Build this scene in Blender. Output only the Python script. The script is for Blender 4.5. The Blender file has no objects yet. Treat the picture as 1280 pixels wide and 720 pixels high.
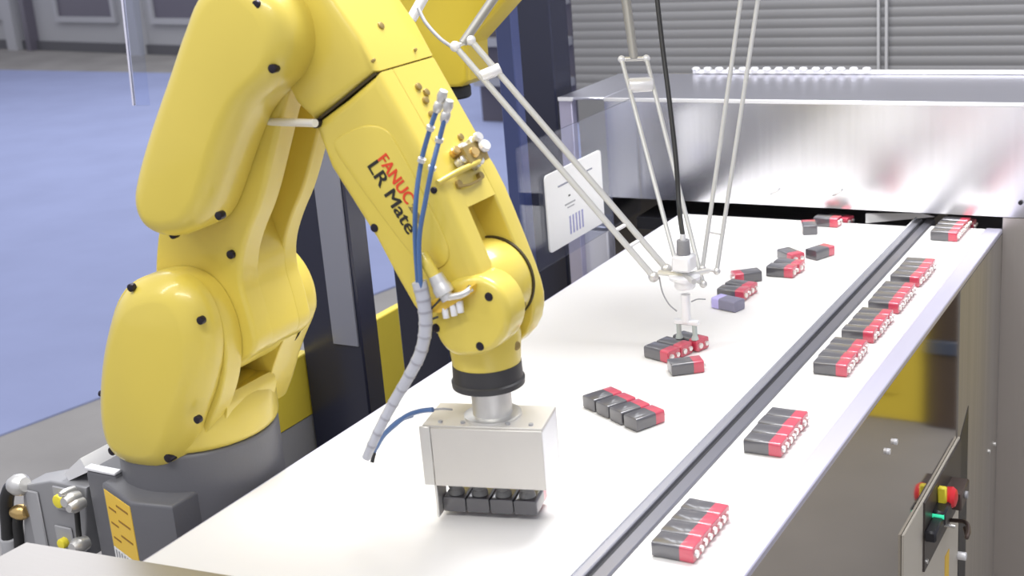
import bpy, bmesh, math, random
from mathutils import Vector, Matrix
random.seed(4)
S = bpy.context.scene
COL = S.collection
# ------------------------------------------------------------------ camera
F = 1717.5552
RT = Vector((0.87101974, 0.4850392, -0.07785625))
DN = Vector((0.0780225, -0.29306624, -0.95290328))
FW = Vector((-0.48501248, 0.82392303, -0.29311045))
CP = Vector((0, 0, 1.58))
cd = bpy.data.cameras.new('camera'); cam = bpy.data.objects.new('camera', cd); COL.objects.link(cam)
cam.matrix_world = Matrix(((RT.x, -DN.x, -FW.x, CP.x), (RT.y, -DN.y, -FW.y, CP.y), (RT.z, -DN.z, -FW.z, CP.z), (0, 0, 0, 1)))
cd.sensor_width = 36; cd.lens = F / 1280 * 36; cd.clip_start = .05; cd.clip_end = 100
cd.dof.use_dof = True; cd.dof.focus_distance = 1.85; cd.dof.aperture_fstop = 9
S.camera = cam
# ------------------------------------------------------------------ world, lights, exposure
w = bpy.data.worlds.new('hall'); S.world = w; w.use_nodes = True
bg = w.node_tree.nodes['Background']; bg.inputs[0].default_value = (.88, .89, 1.0, 1); bg.inputs[1].default_value = .60
def area(name, loc, tgt, sx, sy, power, col=(1, 1, 1)):
    l = bpy.data.lights.new(name, 'AREA'); l.shape = 'RECTANGLE'; l.size = sx; l.size_y = sy; l.energy = power; l.color = col
    o = bpy.data.objects.new(name, l); COL.objects.link(o); o.location = loc
    o.rotation_euler = (Vector(tgt) - Vector(loc)).to_track_quat('-Z', 'Y').to_euler()
area('cell_lamp', (-.75, 1.95, 2.75), (-.75, 2.0, 0), 1.1, .7, 50, (.97, .97, 1))
area('hall_lamp', (-.2, -.6, 3.6), (-.9, 1.3, .9), 2.4, .35, 38, (1, .99, .96))
area('hall_lamp', (-2.2, .1, 3.4), (-1.0, 1.2, .9), .25, 2.2, 24, (1, .99, .96))
area('booth_lamp', (-6, 7, 5), (-6, 7, 0), 6, 4, 230, (.95, .97, 1))
S.view_settings.view_transform = 'Standard'; S.view_settings.look = 'None'
S.view_settings.exposure = .28; S.view_settings.gamma = 1; S.view_settings.use_curve_mapping = False

# ------------------------------------------------------------------ geometry helpers
def ray(x, y): return RT * ((x - 640) / F) + DN * ((y - 360) / F) + FW
def onY(x, y, Y): d = ray(x, y); return CP + d * ((Y - CP.y) / d.y)
def onX(x, y, X): d = ray(x, y); return CP + d * ((X - CP.x) / d.x)
def onZ(x, y, Z): d = ray(x, y); return CP + d * ((Z - CP.z) / d.z)
def atD(x, y, depth): return CP + ray(x, y) * depth
def xz(pts, Y): return [((p := onY(a, b, Y)).x, p.z) for a, b in pts]

def origin(o):
    v = Vector((0, 0, 0))
    while o is not None: v += Vector(o.location); o = o.parent
    return v
def mk(name, bm, m, parent=None, label=None, cat=None, group=None, kind=None, loc=None, sharp=38, flat=False):
    off = origin(parent) if parent is not None else Vector(loc) if loc is not None else Vector((0, 0, 0))
    bmesh.ops.recalc_face_normals(bm, faces=bm.faces)
    ca = math.radians(sharp)
    for f in bm.faces: f.smooth = not flat
    for e in bm.edges:
        if len(e.link_faces) == 2 and e.calc_face_angle(0) > ca: e.smooth = False
    for v in bm.verts: v.co -= off
    me = bpy.data.meshes.new(name); bm.to_mesh(me); bm.free()
    if m: me.materials.append(m)
    o = bpy.data.objects.new(name, me); COL.objects.link(o)
    if parent is not None: o.parent = parent
    elif loc is not None: o.location = loc
    return prop(o, label, cat, group, kind)
def prop(o, label=None, cat=None, group=None, kind=None):
    for k, v in (('label', label), ('category', cat), ('group', group), ('kind', kind)):
        if v: o[k] = v
    return o
def thing(name, label, cat, loc=(0, 0, 0), group=None, rz=0):
    o = bpy.data.objects.new(name, None); COL.objects.link(o); o.location = loc; o.rotation_euler = (0, 0, rz)
    o.empty_display_size = .02
    return prop(o, label, cat, group)

def smooth_poly(pts, it=2):
    for _ in range(it):
        q = []
        for i, a in enumerate(pts):
            b = pts[(i + 1) % len(pts)]
            q += [(a[0] * .75 + b[0] * .25, a[1] * .75 + b[1] * .25), (a[0] * .25 + b[0] * .75, a[1] * .25 + b[1] * .75)]
        pts = q
    return pts
def circle(cx, cy, r, n=40, a0=0): return [(cx + r * math.cos(a0 + 2 * math.pi * i / n), cy + r * math.sin(a0 + 2 * math.pi * i / n)) for i in range(n)]
def parea(p): return sum(p[i][0] * p[(i + 1) % len(p)][1] - p[(i + 1) % len(p)][0] * p[i][1] for i in range(len(p))) / 2
def inset(p, d):
    if abs(d) < 1e-7: return list(p)
    s = 1 if parea(p) > 0 else -1
    n = len(p); out = []
    for i in range(n):
        a, b, c = Vector(p[i - 1]), Vector(p[i]), Vector(p[(i + 1) % n])
        e1 = (b - a).normalized() if (b - a).length > 1e-9 else Vector((1, 0)); e2 = (c - b).normalized() if (c - b).length > 1e-9 else e1
        n1 = Vector((-e1.y, e1.x)) * s; n2 = Vector((-e2.y, e2.x)) * s
        m = n1 + n2
        if m.length < 1e-6: m = n1
        m.normalize(); k = 1 / max(.55, m.dot(n1))
        q = b + m * d * k; out.append((q.x, q.y))
    return out
def loft(rings, bm=None, cap=True):
    bm = bm or bmesh.new()
    R = [[bm.verts.new(v) for v in r] for r in rings]
    for A, B in zip(R, R[1:]):
        n = len(A)
        for i in range(n): bm.faces.new((A[i], A[(i + 1) % n], B[(i + 1) % n], B[i]))
    if cap:
        bm.faces.new(R[0][::-1]); bm.faces.new(R[-1])
    return bm
def slab(poly, y0, y1, r0=.0, r1=.0, seg=6, bm=None, axis='y', ch=0, dp=None):
    """solid with profile poly in the plane across `axis`, its two rims rounded by r0 and r1"""
    def P(q, t): return (q[0], t, q[1]) if axis == 'y' else (q[0], q[1], t) if axis == 'z' else (t, q[0], q[1])
    rings = []
    if r0 > 0:
        for k in range(seg):
            a = math.pi / 2 * k / seg; t = k / seg; d0 = dp or r0; rings.append([P(q, y0 + d0 * ((1 - ch) * (1 - math.cos(a)) + ch * t)) for q in inset(poly, r0 * ((1 - ch) * (1 - math.sin(a)) + ch * (1 - t)))])
    else: rings.append([P(q, y0) for q in poly])
    if r0 > 0: rings.append([P(q, y0 + (dp or r0)) for q in poly])
    if r1 > 0:
        for k in range(seg + 1):
            a = math.pi / 2 * k / seg; rings.append([P(q, y1 - r1 + r1 * math.sin(a)) for q in inset(poly, r1 * (1 - math.cos(a)))])
    else: rings.append([P(q, y1) for q in poly])
    return loft(rings, bm)
def box(x0, x1, y0, y1, z0, z1, bev=0, bm=None, seg=1):
    b = bmesh.new()
    bmesh.ops.create_cube(b, size=1)
    for v in b.verts: v.co = Vector(((x0 + x1) / 2 + v.co.x * (x1 - x0), (y0 + y1) / 2 + v.co.y * (y1 - y0), (z0 + z1) / 2 + v.co.z * (z1 - z0)))
    if bev: bmesh.ops.bevel(b, geom=b.edges[:], offset=bev, segments=seg, profile=.5, affect='EDGES')
    return join(bm, b)
def join(bm, b):
    if bm is None: return b
    me = bpy.data.meshes.new('t'); b.to_mesh(me); b.free(); bm.from_mesh(me); bpy.data.meshes.remove(me); return bm
def frame(d):
    d = Vector(d).normalized(); u = d.cross(Vector((0, 0, 1)))
    if u.length < 1e-3: u = d.cross(Vector((0, 1, 0)))
    u.normalize(); return d, u, d.cross(u).normalized()
def cyl(p0, p1, r, r2=None, n=24, bev=0, bm=None):
    p0, p1 = Vector(p0), Vector(p1); r2 = r if r2 is None else r2
    d, u, v = frame(p1 - p0)
    def ring(c, rr): return [c + (u * math.cos(2 * math.pi * i / n) + v * math.sin(2 * math.pi * i / n)) * rr for i in range(n)]
    rs = []
    if bev: rs += [ring(p0, r - bev), ring(p0 + d * bev * .3, r - bev * .3), ring(p0 + d * bev, r), ring(p1 - d * bev, r2), ring(p1 - d * bev * .3, r2 - bev * .3), ring(p1, r2 - bev)]
    else: rs += [ring(p0, r), ring(p1, r2)]
    return join(bm, loft(rs))
def lathe(c, d, prof, n=36, bm=None):
    c = Vector(c); d, u, v = frame(d)
    return join(bm, loft([[c + d * h + (u * math.cos(2 * math.pi * i / n) + v * math.sin(2 * math.pi * i / n)) * r for i in range(n)] for h, r in prof]))
def spline(pts, k=8):
    P = [Vector(p) for p in pts]
    if len(P) < 3: return P
    P = [P[0] * 2 - P[1]] + P + [P[-1] * 2 - P[-2]]; out = []
    for i in range(1, len(P) - 2):
        a, b, c, d = P[i - 1:i + 3]
        for j in range(k):
            t = j / k; out.append(.5 * ((2 * b) + (c - a) * t + (2 * a - 5 * b + 4 * c - d) * t * t + (3 * b - a - 3 * c + d) * t ** 3))
    out.append(P[-2]); return out
def tube(pts, r, n=10, k=8, bm=None, r2=None):
    P = spline(pts, k); rs = []
    d, u, v = frame(P[1] - P[0])
    for i, p in enumerate(P):
        t = (P[min(i + 1, len(P) - 1)] - P[max(i - 1, 0)]).normalized()
        u = (u - t * u.dot(t)).normalized(); v = t.cross(u)
        rr = r if r2 is None else r + (r2 - r) * i / (len(P) - 1)
        rs.append([p + (u * math.cos(2 * math.pi * j / n) + v * math.sin(2 * math.pi * j / n)) * rr for j in range(n)])
    return join(bm, loft(rs))
def ball(c, r, bm=None, n=16):
    b = bmesh.new(); bmesh.ops.create_uvsphere(b, u_segments=n, v_segments=n // 2, radius=r)
    for v in b.verts: v.co += Vector(c)
    return join(bm, b)
def quad_prism(pts, d, bm=None):
    """solid from a planar outline and a thickness vector"""
    d = Vector(d); return join(bm, loft([[Vector(p) for p in pts], [Vector(p) + d for p in pts]]))

# ------------------------------------------------------------------ materials
def mat(name, col, rough=.5, metal=0, spec=.5, coat=0, bump=0, bscale=30, stretch=(1, 1, 1), var=0, vscale=6, emit=0, alpha=None, trans=0):
    m = bpy.data.materials.new(name); m.use_nodes = True; nt = m.node_tree; N = nt.nodes; L = nt.links
    b = N['Principled BSDF']; b.inputs['Base Color'].default_value = (*col, 1); b.inputs['Roughness'].default_value = rough
    b.inputs['Metallic'].default_value = metal; b.inputs['Specular IOR Level'].default_value = spec; b.inputs['Coat Weight'].default_value = coat
    b.inputs['Coat Roughness'].default_value = .08; b.inputs['Transmission Weight'].default_value = trans
    tc = N.new('ShaderNodeTexCoord'); mp = N.new('ShaderNodeMapping'); L.new(tc.outputs['Object'], mp.inputs[0]); mp.inputs['Scale'].default_value = stretch
    if var:
        nz = N.new('ShaderNodeTexNoise'); nz.inputs['Scale'].default_value = vscale; nz.inputs['Detail'].default_value = 5; L.new(mp.outputs[0], nz.inputs['Vector'])
        rp = N.new('ShaderNodeMapRange'); rp.inputs[1].default_value = .3; rp.inputs[2].default_value = .7; rp.inputs[3].default_value = 1 - var; rp.inputs[4].default_value = 1 + var
        L.new(nz.outputs[0], rp.inputs[0])
        mx = N.new('ShaderNodeVectorMath'); mx.operation = 'SCALE'; mx.inputs[0].default_value = col; L.new(rp.outputs[0], mx.inputs['Scale']); L.new(mx.outputs[0], b.inputs['Base Color'])
    if bump:
        nz = N.new('ShaderNodeTexNoise'); nz.inputs['Scale'].default_value = bscale; nz.inputs['Detail'].default_value = 3; L.new(mp.outputs[0], nz.inputs['Vector'])
        bp = N.new('ShaderNodeBump'); bp.inputs['Strength'].default_value = bump; bp.inputs['Distance'].default_value = .002; L.new(nz.outputs[0], bp.inputs['Height']); L.new(bp.outputs[0], b.inputs['Normal'])
    if emit: b.inputs['Emission Color'].default_value = (*col, 1); b.inputs['Emission Strength'].default_value = emit
    return m
def acrylic(name, tint, gloss=.12, rough=.02):
    m = bpy.data.materials.new(name); m.use_nodes = True; nt = m.node_tree; N = nt.nodes; L = nt.links; N.clear()
    o = N.new('ShaderNodeOutputMaterial'); t = N.new('ShaderNodeBsdfTransparent'); t.inputs[0].default_value = (*tint, 1)
    g = N.new('ShaderNodeBsdfGlossy'); g.inputs['Roughness'].default_value = rough; mx = N.new('ShaderNodeMixShader')
    fr0 = N.new('ShaderNodeLayerWeight'); fr = N.new('ShaderNodeMath'); fr.operation = 'POWER'; fr.inputs[1].default_value = 4; L.new(fr0.outputs['Facing'], fr.inputs[0]); ad = N.new('ShaderNodeMath'); ad.operation = 'ADD'; ad.inputs[1].default_value = gloss; L.new(fr.outputs[0], ad.inputs[0]); ad.use_clamp = True
    L.new(ad.outputs[0], mx.inputs[0]); L.new(t.outputs[0], mx.inputs[1]); L.new(g.outputs[0], mx.inputs[2]); L.new(mx.outputs[0], o.inputs[0]); return m
YEL = mat('yellow_paint', (.70, .555, .09), .34, 0, .5, coat=.35, bump=.02, bscale=180)
YEL2 = mat('yellow_panel_paint', (.78, .62, .06), .5)
MIRR = mat('polished_brown_steel', (.56, .52, .47), .07, 1)
YELD = mat('ochre_paint', (.78, .6, .06), .5)
SEAM = mat('dark_seam', (.05, .035, .01), .7)
BOLT = mat('dark_bolt', (.03, .025, .035), .35, .6)
CAST = mat('dark_grey_casting', (.13, .13, .14), .42, 0, .5, bump=.08, bscale=250)
GREY = mat('grey_paint', (.36, .36, .37), .45, 0, .5)
STEEL = mat('brushed_steel', (.92, .92, .96), .2, 1, bump=.015, bscale=8, stretch=(14, 14, .35), var=.03, vscale=9)
STEELH = mat('brushed_steel_top', (.8, .8, .88), .3, 1, bump=.05, bscale=12, stretch=(.5, 20, 20))
RAILM = mat('rail_steel', (.60, .585, .70), .45, .6)
STEELB = mat('dull_steel', (.37, .34, .30), .5, .5, bump=.1, bscale=16, stretch=(16, 16, .3), var=.09, vscale=5)
ALU = mat('aluminium', (.72, .71, .68), .38, .75)
PLATE = mat('pale_aluminium_plate', (.63, .605, .56), .42, .35, var=.03, vscale=9)
WHITE = mat('white_metal', (.85, .85, .86), .3, .25)
BELT = mat('white_belt', (.75, .735, .71), .5, 0, .4, bump=.05, bscale=60, var=.012, vscale=5)
DARK = mat('black_plastic', (.012, .012, .016), .4)
GROOVE = mat('black_rubber', (.03, .03, .035), .7)
NAVY = mat('navy_black_post', (.018, .02, .04), .25, 0, .6)
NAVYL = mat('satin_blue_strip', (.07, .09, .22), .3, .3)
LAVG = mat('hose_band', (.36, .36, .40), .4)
LAV = mat('satin_grey_and_reflection', (.26, .27, .33), .25, .3)
BATT = mat('black_battery_wrap', (.075, .073, .082), .3, 0, .9, coat=1)
BATG = mat('pale_grey_wrap', (.22, .21, .29), .35)
RED = mat('red_band', (.55, .05, .09), .3, 0, .8, coat=.8)
TERM = mat('nickel', (.82, .8, .76), .3, .8)
BLUET = mat('blue_tube', (.07, .15, .34), .3, 0, .5, coat=.4)
CLEART = mat('clear_hose', (.50, .51, .56), .25, 0, .6)
BLK = mat('black_cable', (.02, .02, .02), .45)
PAPER = mat('white_paper', (.86, .86, .84), .6)
INK = mat('black_ink', (.02, .018, .015), .6)
INKB = mat('lilac_ink', (.33, .33, .55), .6)
INKR = mat('red_ink', (.72, .06, .02), .6)
LABY = mat('amber_label', (.85, .55, .06), .5)
BRASS = mat('brass', (.72, .5, .2), .3, .9)
CREAM = mat('cream_paint', (.55, .51, .43), .5)
FLOOR = mat('grey_concrete', (.275, .262, .25), .7, bump=.2, bscale=3, var=.14, vscale=2.2)
CARPET = mat('blue_carpet', (.285, .32, .50), .95, 0, .1, bump=.3, bscale=60, var=.05, vscale=2)
WALLG = mat('grey_wall', (.42, .42, .43), .6)
WALLD = mat('dark_window', (.13, .12, .15), .3)
RED2 = mat('red_button', (.7, .02, .03), .35)
GRN = mat('green_lamp', (.05, .75, .4), .3, emit=.5)
YKEY = mat('yellow_knob', (.85, .72, .05), .4)
ACR = acrylic('clear_acrylic', (.93, .95, 1), .02)
SMOKE = acrylic('smoked_acrylic', (.93, .89, .82), .02, .06)

# ------------------------------------------------------------------ setting
mk('floor', box(-16, 6, -3, 16, -.1, 0), FLOOR, kind='structure')
a, b_ = Vector((-3.55, 2.0)), Vector((-2.55, 8.95))
mk('carpet', quad_prism([(-3.75, 1.2, 0), (-2.1, 9.0, 0), (-15.5, 9.9, 0), (-15.5, 1.2, 0)], (0, 0, .006)), CARPET, kind='structure', label='pale blue carpet on the hall floor')
# far wall with dark windows, turned a little to the aisle
p0, p1 = onZ(0, 60, 0), onZ(230, 69, 0)
dw = (p1 - p0).normalized(); nw = Vector((dw.y, -dw.x, 0))
def wall_box(s0, s1, z0, z1, t0, t1, bm=None):
    pts = [p0 + dw * s0 + nw * t0, p0 + dw * s1 + nw * t0, p0 + dw * s1 + nw * t1, p0 + dw * s0 + nw * t1]
    return quad_prism([Vector((p.x, p.y, z0)) for p in pts], (0, 0, z1 - z0), bm)
mk('wall_far', wall_box(-4, 14, 0, 5, -.2, 0), WALLG, kind='structure')
def wall_s(x, y=30):
    d = ray(x, y); n = nw; t = (p0 - CP).dot(n) / d.dot(n); q = CP + d * t; return (q - p0).dot(dw), q.z
WFRAME = mat('pale_grey_frame', (.42, .42, .44), .5)
for i, (xa, xb, yb) in enumerate(((-70, 4, 17), (76, 144, 20), (196, 262, 22), (310, 380, 24), (430, 500, 24), (560, 640, 24))):
    s0, z0 = wall_s(xa, yb); s1, _ = wall_s(xb, yb)
    wn = thing('window_%d' % (i + 1), None, None, p0 + dw * s0); wn['kind'] = 'structure'
    mk('pane', wall_box(s0, s1, z0, z0 + 1.6, 0, .02), WALLD, wn)
    for sa, sb, za, zb in ((s0 - .06, s0, z0 - .06, z0 + 1.66), (s1, s1 + .06, z0 - .06, z0 + 1.66), (s0, s1, z0 - .06, z0)):
        mk('frame', wall_box(sa, sb, za, zb, 0, .05), WFRAME, wn)
for i, xa in enumerate((16, 40, 168)):
    s0, _ = wall_s(xa); mk('trim_%d' % (i + 1), wall_box(s0, s0 + (.2 if i != 1 else .09), 0, 5, 0, .12), WFRAME if i != 1 else WALLD, kind='structure')
mk('baseboard_far', wall_box(-4, 14, 0, .1, 0, .04), mat('dark_base', (.1, .1, .11), .6), kind='structure')

# ------------------------------------------------------------------ conveyors
X0, X1, X2, X3, X4 = -1.037, -.592, -.555, -.4575, -.430
YN, YF = .60, 2.436
cv = thing('conveyor', 'wide white belt conveyor with steel side rails running away under the steel hood', 'conveyor', (-.8, 1.5, 0))
# near left end of the wide belt stops at the steel table
mk('belt', box(X0, X1, .90, YF, .885, .9, .002), BELT, cv, label='wide white belt')
mk('frame', box(X0 + .004, X1 - .002, .90, YF, .80, .884), GREY, cv)
mk('side_rail', box(X0 - .006, X0 + .001, .90, YF, .79, .8965, .001), RAILM, cv)
mk('roller', cyl((X0 + .01, YF + .008, .884), (X1, YF + .008, .884), .014), GROOVE, cv)
mk('end_tray', box(X0 - .1, X1, YF + .012, 2.735, .86, .884), DARK, cv)
for x in (X0 + .06, X1 - .06):
    for y in (1.3, 2.3): mk('leg', box(x - .02, x + .02, y - .02, y + .02, 0, .80), NAVY, cv)
nc = thing('conveyor', 'narrow white belt conveyor beside the wide belt, carrying rows of four batteries', 'conveyor', (-.5, 1.5, 0))
mk('belt', box(X2, X3, YN, YF + .012, .885, .9, .002), BELT, nc, label='narrow white belt')
mk('side_rail', box(X1 + .001, -.578, YN, YF + .05, .86, .902, .0015), mat('rail_grey_satin', (.42, .42, .46), .4, .7), nc)
mk('rail_lip', box(X1 + .001, X1 + .0035, YN, YF + .05, .902, .9045), WHITE, nc)
mk('groove', box(-.5785, -.571, YN, YF + .05, .86, .897), GROOVE, nc, label='dark gap between the rails')
mk('side_rail', box(-.571, X2, YN, YF + .05, .86, .902, .0015), mat('rail_grey', (.3, .3, .34), .35, .8), nc)
mk('side_rail', box(X3, X4, YN, 2.447, .893, .902, .0015), RAILM, nc, label='bright steel outer rail')
mk('end_tray', box(X2, X4, YF + .014, 2.735, .86, .884), DARK, nc)
mk('frame', box(X2, -.50, YN, YF, .845, .884), GREY, nc)
for y in (.8, 2.0): mk('leg', box(-.53, -.50, y - .02, y + .02, 0, .80), NAVY, nc)
# polished side panel below the outer rail; it mirrors the hall on that side
sp = mk('side_panel', box(-.4345, -.4315, YN, 2.10, .02, .892, .0005), MIRR, nc, label='polished steel side panel')
for px in ((1109, 564), (1118, 552)):
    p = onX(*px, -.4315); mk('screw', cyl(p, p + Vector((.004, 0, 0)), .0042, n=10), WHITE, sp)
# machines standing beyond the right side, seen mirrored in the side panel
yc = thing('cabinet', 'yellow machine cabinet mirrored in the polished side panel of the narrow conveyor', 'cabinet', (.36, 3.9, 0))
mk('body', box(-.03, .95, 3.62, 4.2, .0, .8, .004), YELD, yc)
mk('door', box(.05, .85, 3.612, 3.62, .08, .74, .003), YELD, yc)
dc = thing('column', 'dark column beside the yellow cabinet, mirrored in the polished side panel', 'column', (-.09, 3.66, 0))
BRN = mat('dark_brown_metal', (.085, .06, .05), .4, .3, var=.3, vscale=4, stretch=(1, 1, .3))
mk('post', box(-.15, -.04, 3.60, 3.70, 0, 1.2, .004), BRN, dc)
mk('clamp', box(-.155, -.035, 3.59, 3.60, .22, .26, .003), mat('blue_clamp', (.05, .07, .12), .4), dc)
# ------------------------------------------------------------------ hood and right tower
HY = 2.447
hd = thing('hood', 'large shining brushed steel hood across the far end of both conveyors', 'hood', (-.8, 2.6, .92))
hx0 = onY(755, 125, HY).x
mk('front_panel', box(hx0, -.36, HY, HY + .004, .9235, 1.121), STEEL, hd)
mk('top_panel', box(hx0, -.36, HY, 2.74, 1.121, 1.126, .001), STEELH, hd)
mk('front_lip', box(hx0, -.36, HY - .003, HY, 1.119, 1.1265, .001), WHITE, hd, label='bright folded edge')
mk('left_panel', box(hx0, hx0 + .004, HY + .004, 2.74, .70, 1.121), STEEL, hd)
mk('back_panel', box(hx0, -.36, 2.74, 2.744, .70, 1.126), STEELB, hd)
bm = None
mk('back_strip', box(-1.12, -.36, 2.732, 2.746, 1.127, 1.134, .001), WHITE, hd, label='bright strip along the back edge')
x = -1.12
while x < -.75:
    bm = box(x, x + .016, 2.726, 2.74, 1.134, 1.141, .003, bm); x += .026
mk('beaded_edge', bm, WHITE, hd, kind='stuff', label='bright beaded edging')
for px in ((969, 240), (1047, 241)):
    p = onY(*px, HY); mk('latch', tube([p + Vector((-.008, -.004, -.004)), p + Vector((0, -.008, 0)), p + Vector((.008, -.004, .006))], .0018, 8), ALU, hd)
dv = thing('diverter_plate', 'pale steel wedge plate inside the dark opening under the hood', 'plate', (-.66, 2.5, .9))
mk('blade', quad_prism([onY(1082, 267, 2.452), onY(1082, 279, 2.452), onY(1168, 268.5, 2.51) + Vector((0, 0, -.004)), onY(1150, 266, 2.51)], (0, .004, 0)), ALU, dv)
# post and box left of the hood
hw = thing('guard_post', 'narrow pale steel post left of the hood behind the white sign', 'post', (-1.29, 2.447, 0))
mk('upright', box(onY(698, 122, HY).x, onY(714, 122, HY).x, HY, HY + .02, 0, 1.121, .001), mat('lavender_steel', (.5, .48, .62), .35, .5), hw)
mk('top_plate', box(onY(698, 122, HY).x, hx0 - .001, HY, 2.74, 1.121, 1.126, .001), STEELH, hw)
mk('front_lip', box(onY(698, 122, HY).x, onY(716, 122, HY).x, HY - .003, HY, 1.119, 1.1265), WHITE, hw)
jb = thing('junction_box', 'pale grey box behind the lower corner of the white sign', 'box', (-1.24, 2.46, .7))
mk('body', box(onY(721, 300, HY).x, onY(754, 300, HY).x, HY + .022, HY + .12, .70, onY(740, 291, HY).z, .003), mat('pale_grey_box', (.62, .62, .68), .5), jb)
mk('lid', box(onY(721, 300, HY).x - .002, onY(754, 300, HY).x, HY + .021, HY + .12, onY(740, 291, HY).z, onY(740, 291, HY).z + .008, .002), LAV, jb)
# right tower
tw = thing('steel_tower', 'tall dull brushed steel housing to the right below the hood', 'housing', (-.2, 2.45, 0))
mk('side_panel', box(-.436, -.430, 2.105, 2.445, .02, .892), STEELB, tw)
mk('front_panel', box(-.430, -.36, 2.447, 2.452, 0, .922), mat('tower_steel', (.58, .54, .5), .38, .85, bump=.1, bscale=16, stretch=(16, 16, .3)), tw)
p = onX(1201, 545, -.429); q = onX(1212, 529, -.429)
mk('slot', quad_prism([(-.4299, p.y, p.z), (-.4299, q.y - .01, q.z + .035), (-.4299, q.y - .01, .2), (-.4299, p.y, .2)], (.0008, 0, 0)), DARK, tw)  # flush black plate stands in for the shade inside the open slot
for px in ((1235, 564), (1242, 555), (1276, 253)):
    p = onX(*px, -.43) if px[0] < 1250 else onY(*px, HY); mk('screw', cyl(p, p + (Vector((.004, 0, 0)) if px[0] < 1250 else Vector((0, -.004, 0))), .004, n=10), ALU if px[0] < 1250 else DARK, tw)
# control panel
CX = -.4275
cb = thing('control_panel', 'cream control box with emergency stop on the side of the conveyor', 'control panel', (-.40, 1.75, .4))
def cpx(x, y, X=CX): return onX(x, y, X)
tl = cpx(1130, 667); tr = cpx(1200, 546)
mk('body', quad_prism([(CX, tl.y, tr.z), (CX, tr.y, tr.z), (CX, tr.y, .35), (CX, tl.y, .35)], (-.0035, 0, 0)), CREAM, cb)
pl_ = [cpx(1154, 629), cpx(1184, 582), cpx(1200, 565), cpx(1200, 637), cpx(1155, 711)]
ps0, ps1, ps2, ps3 = cpx(1154, 629), cpx(1199, 566), cpx(1199, 640), cpx(1155, 711)
mk('plate', quad_prism([(CX, ps0.y, ps0.z), (CX, ps1.y, ps0.z), (CX, ps1.y, ps3.z), (CX, ps0.y, ps3.z)], (.003, 0, 0)), mat('dark_brown_plate', (.055, .045, .04), .4), cb)
p = cpx(1190, 622, CX + .02); mk('emergency_button', lathe(p - Vector((.02, 0, 0)), (1, 0, 0), [(0, .006), (.012, .006), (.012, .016), (.02, .017), (.026, .013), (.028, .006)], 24), RED2, cb, label='red mushroom button')
p = cpx(1180, 620, CX + .012); mk('selector_knob', box(CX + .003, CX + .016, p.y - .005, p.y + .005, p.z - .013, p.z + .015, .002), YKEY, cb, label='yellow selector handle')
p = cpx(1176, 640, CX + .01); mk('switch_housing', box(p.x - .012, p.x + .012, p.y - .024, p.y + .024, p.z - .012, p.z + .012, .003), DARK, cb)
p = cpx(1181, 645, CX + .02); mk('lamp', cyl((CX, p.y, p.z), (p.x, p.y, p.z), .0065, bev=.001), GRN, cb, label='green lamp')
p = cpx(1172, 660, CX + .015); mk('latch', box(CX + .002, CX + .02, p.y - .032, p.y + .032, p.z - .010, p.z + .008, .003), DARK, cb)
p = cpx(1186, 657, CX + .02); mk('key', cyl((CX, p.y, p.z), (p.x + .01, p.y, p.z), .003, n=10), ALU, cb)
p = cpx(1197, 694, CX); mk('knob', cyl(p, p + Vector((.014, 0, 0)), .007, bev=.001), WHITE, cb)
p = cpx(1155, 701, CX); mk('screw', cyl(p, p + Vector((.006, 0, 0)), .004, n=10), ALU, cb)
p, q = cpx(1183, 700), cpx(1192, 750); mk('warning_label', box(CX, CX + .001, p.y - .012, p.y + .016, q.z, p.z + .012), LABY, cb)
lt = thing('door_latch', 'dark square latch bracket bridging the slot beside the control box', 'latch', onX(1205, 618, -.40))
p = onX(1205, 618, -.40)
mk('plate', box(-.43, -.398, p.y - .028, p.y + .03, p.z - .016, p.z + .014, .002), BRN, lt)
mk('boss', cyl((-.398, p.y, p.z), (-.394, p.y, p.z), .006), GREY, lt)
p = onX(1203, 664, -.40)
mk('padlock_eye', tube([(-.43, p.y + .03, p.z), (-.40, p.y + .02, p.z + .006), (-.39, p.y - .004, p.z + .004), (-.39, p.y - .016, p.z), (-.392, p.y - .004, p.z - .006), (-.40, p.y + .02, p.z - .004)], .0035, 8), BRN, lt)
# panels behind the hood
lo = thing('louvre_wall', 'grey horizontally ribbed machine wall standing behind the steel hood', 'machine wall', (-.6, 3.2, 0))
LM = mat('grey_louvre', (.19, .19, .195), .6, 0)
xl = onY(712, 40, 3.2).x
mk('back_panel', box(xl, -.42, 3.22, 3.24, 0, 2.2), LM, lo)
z = 1.0
while z < 1.5: mk('slat', quad_prism([(xl, 3.22, z), (xl, 3.2182, z + .006), (xl, 3.2192, z + .019), (xl, 3.22, z + .02)], (-.42 - xl, 0, 0)), LM, lo); z += .0225
for px in (1098, 1108):
    x = onY(px, 40, 3.2).x; mk('cover_strip', box(x - .003, x + .003, 3.198, 3.206, .9, 2.0), mat('strip_grey', (.42, .42, .43), .5), lo)
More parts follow.
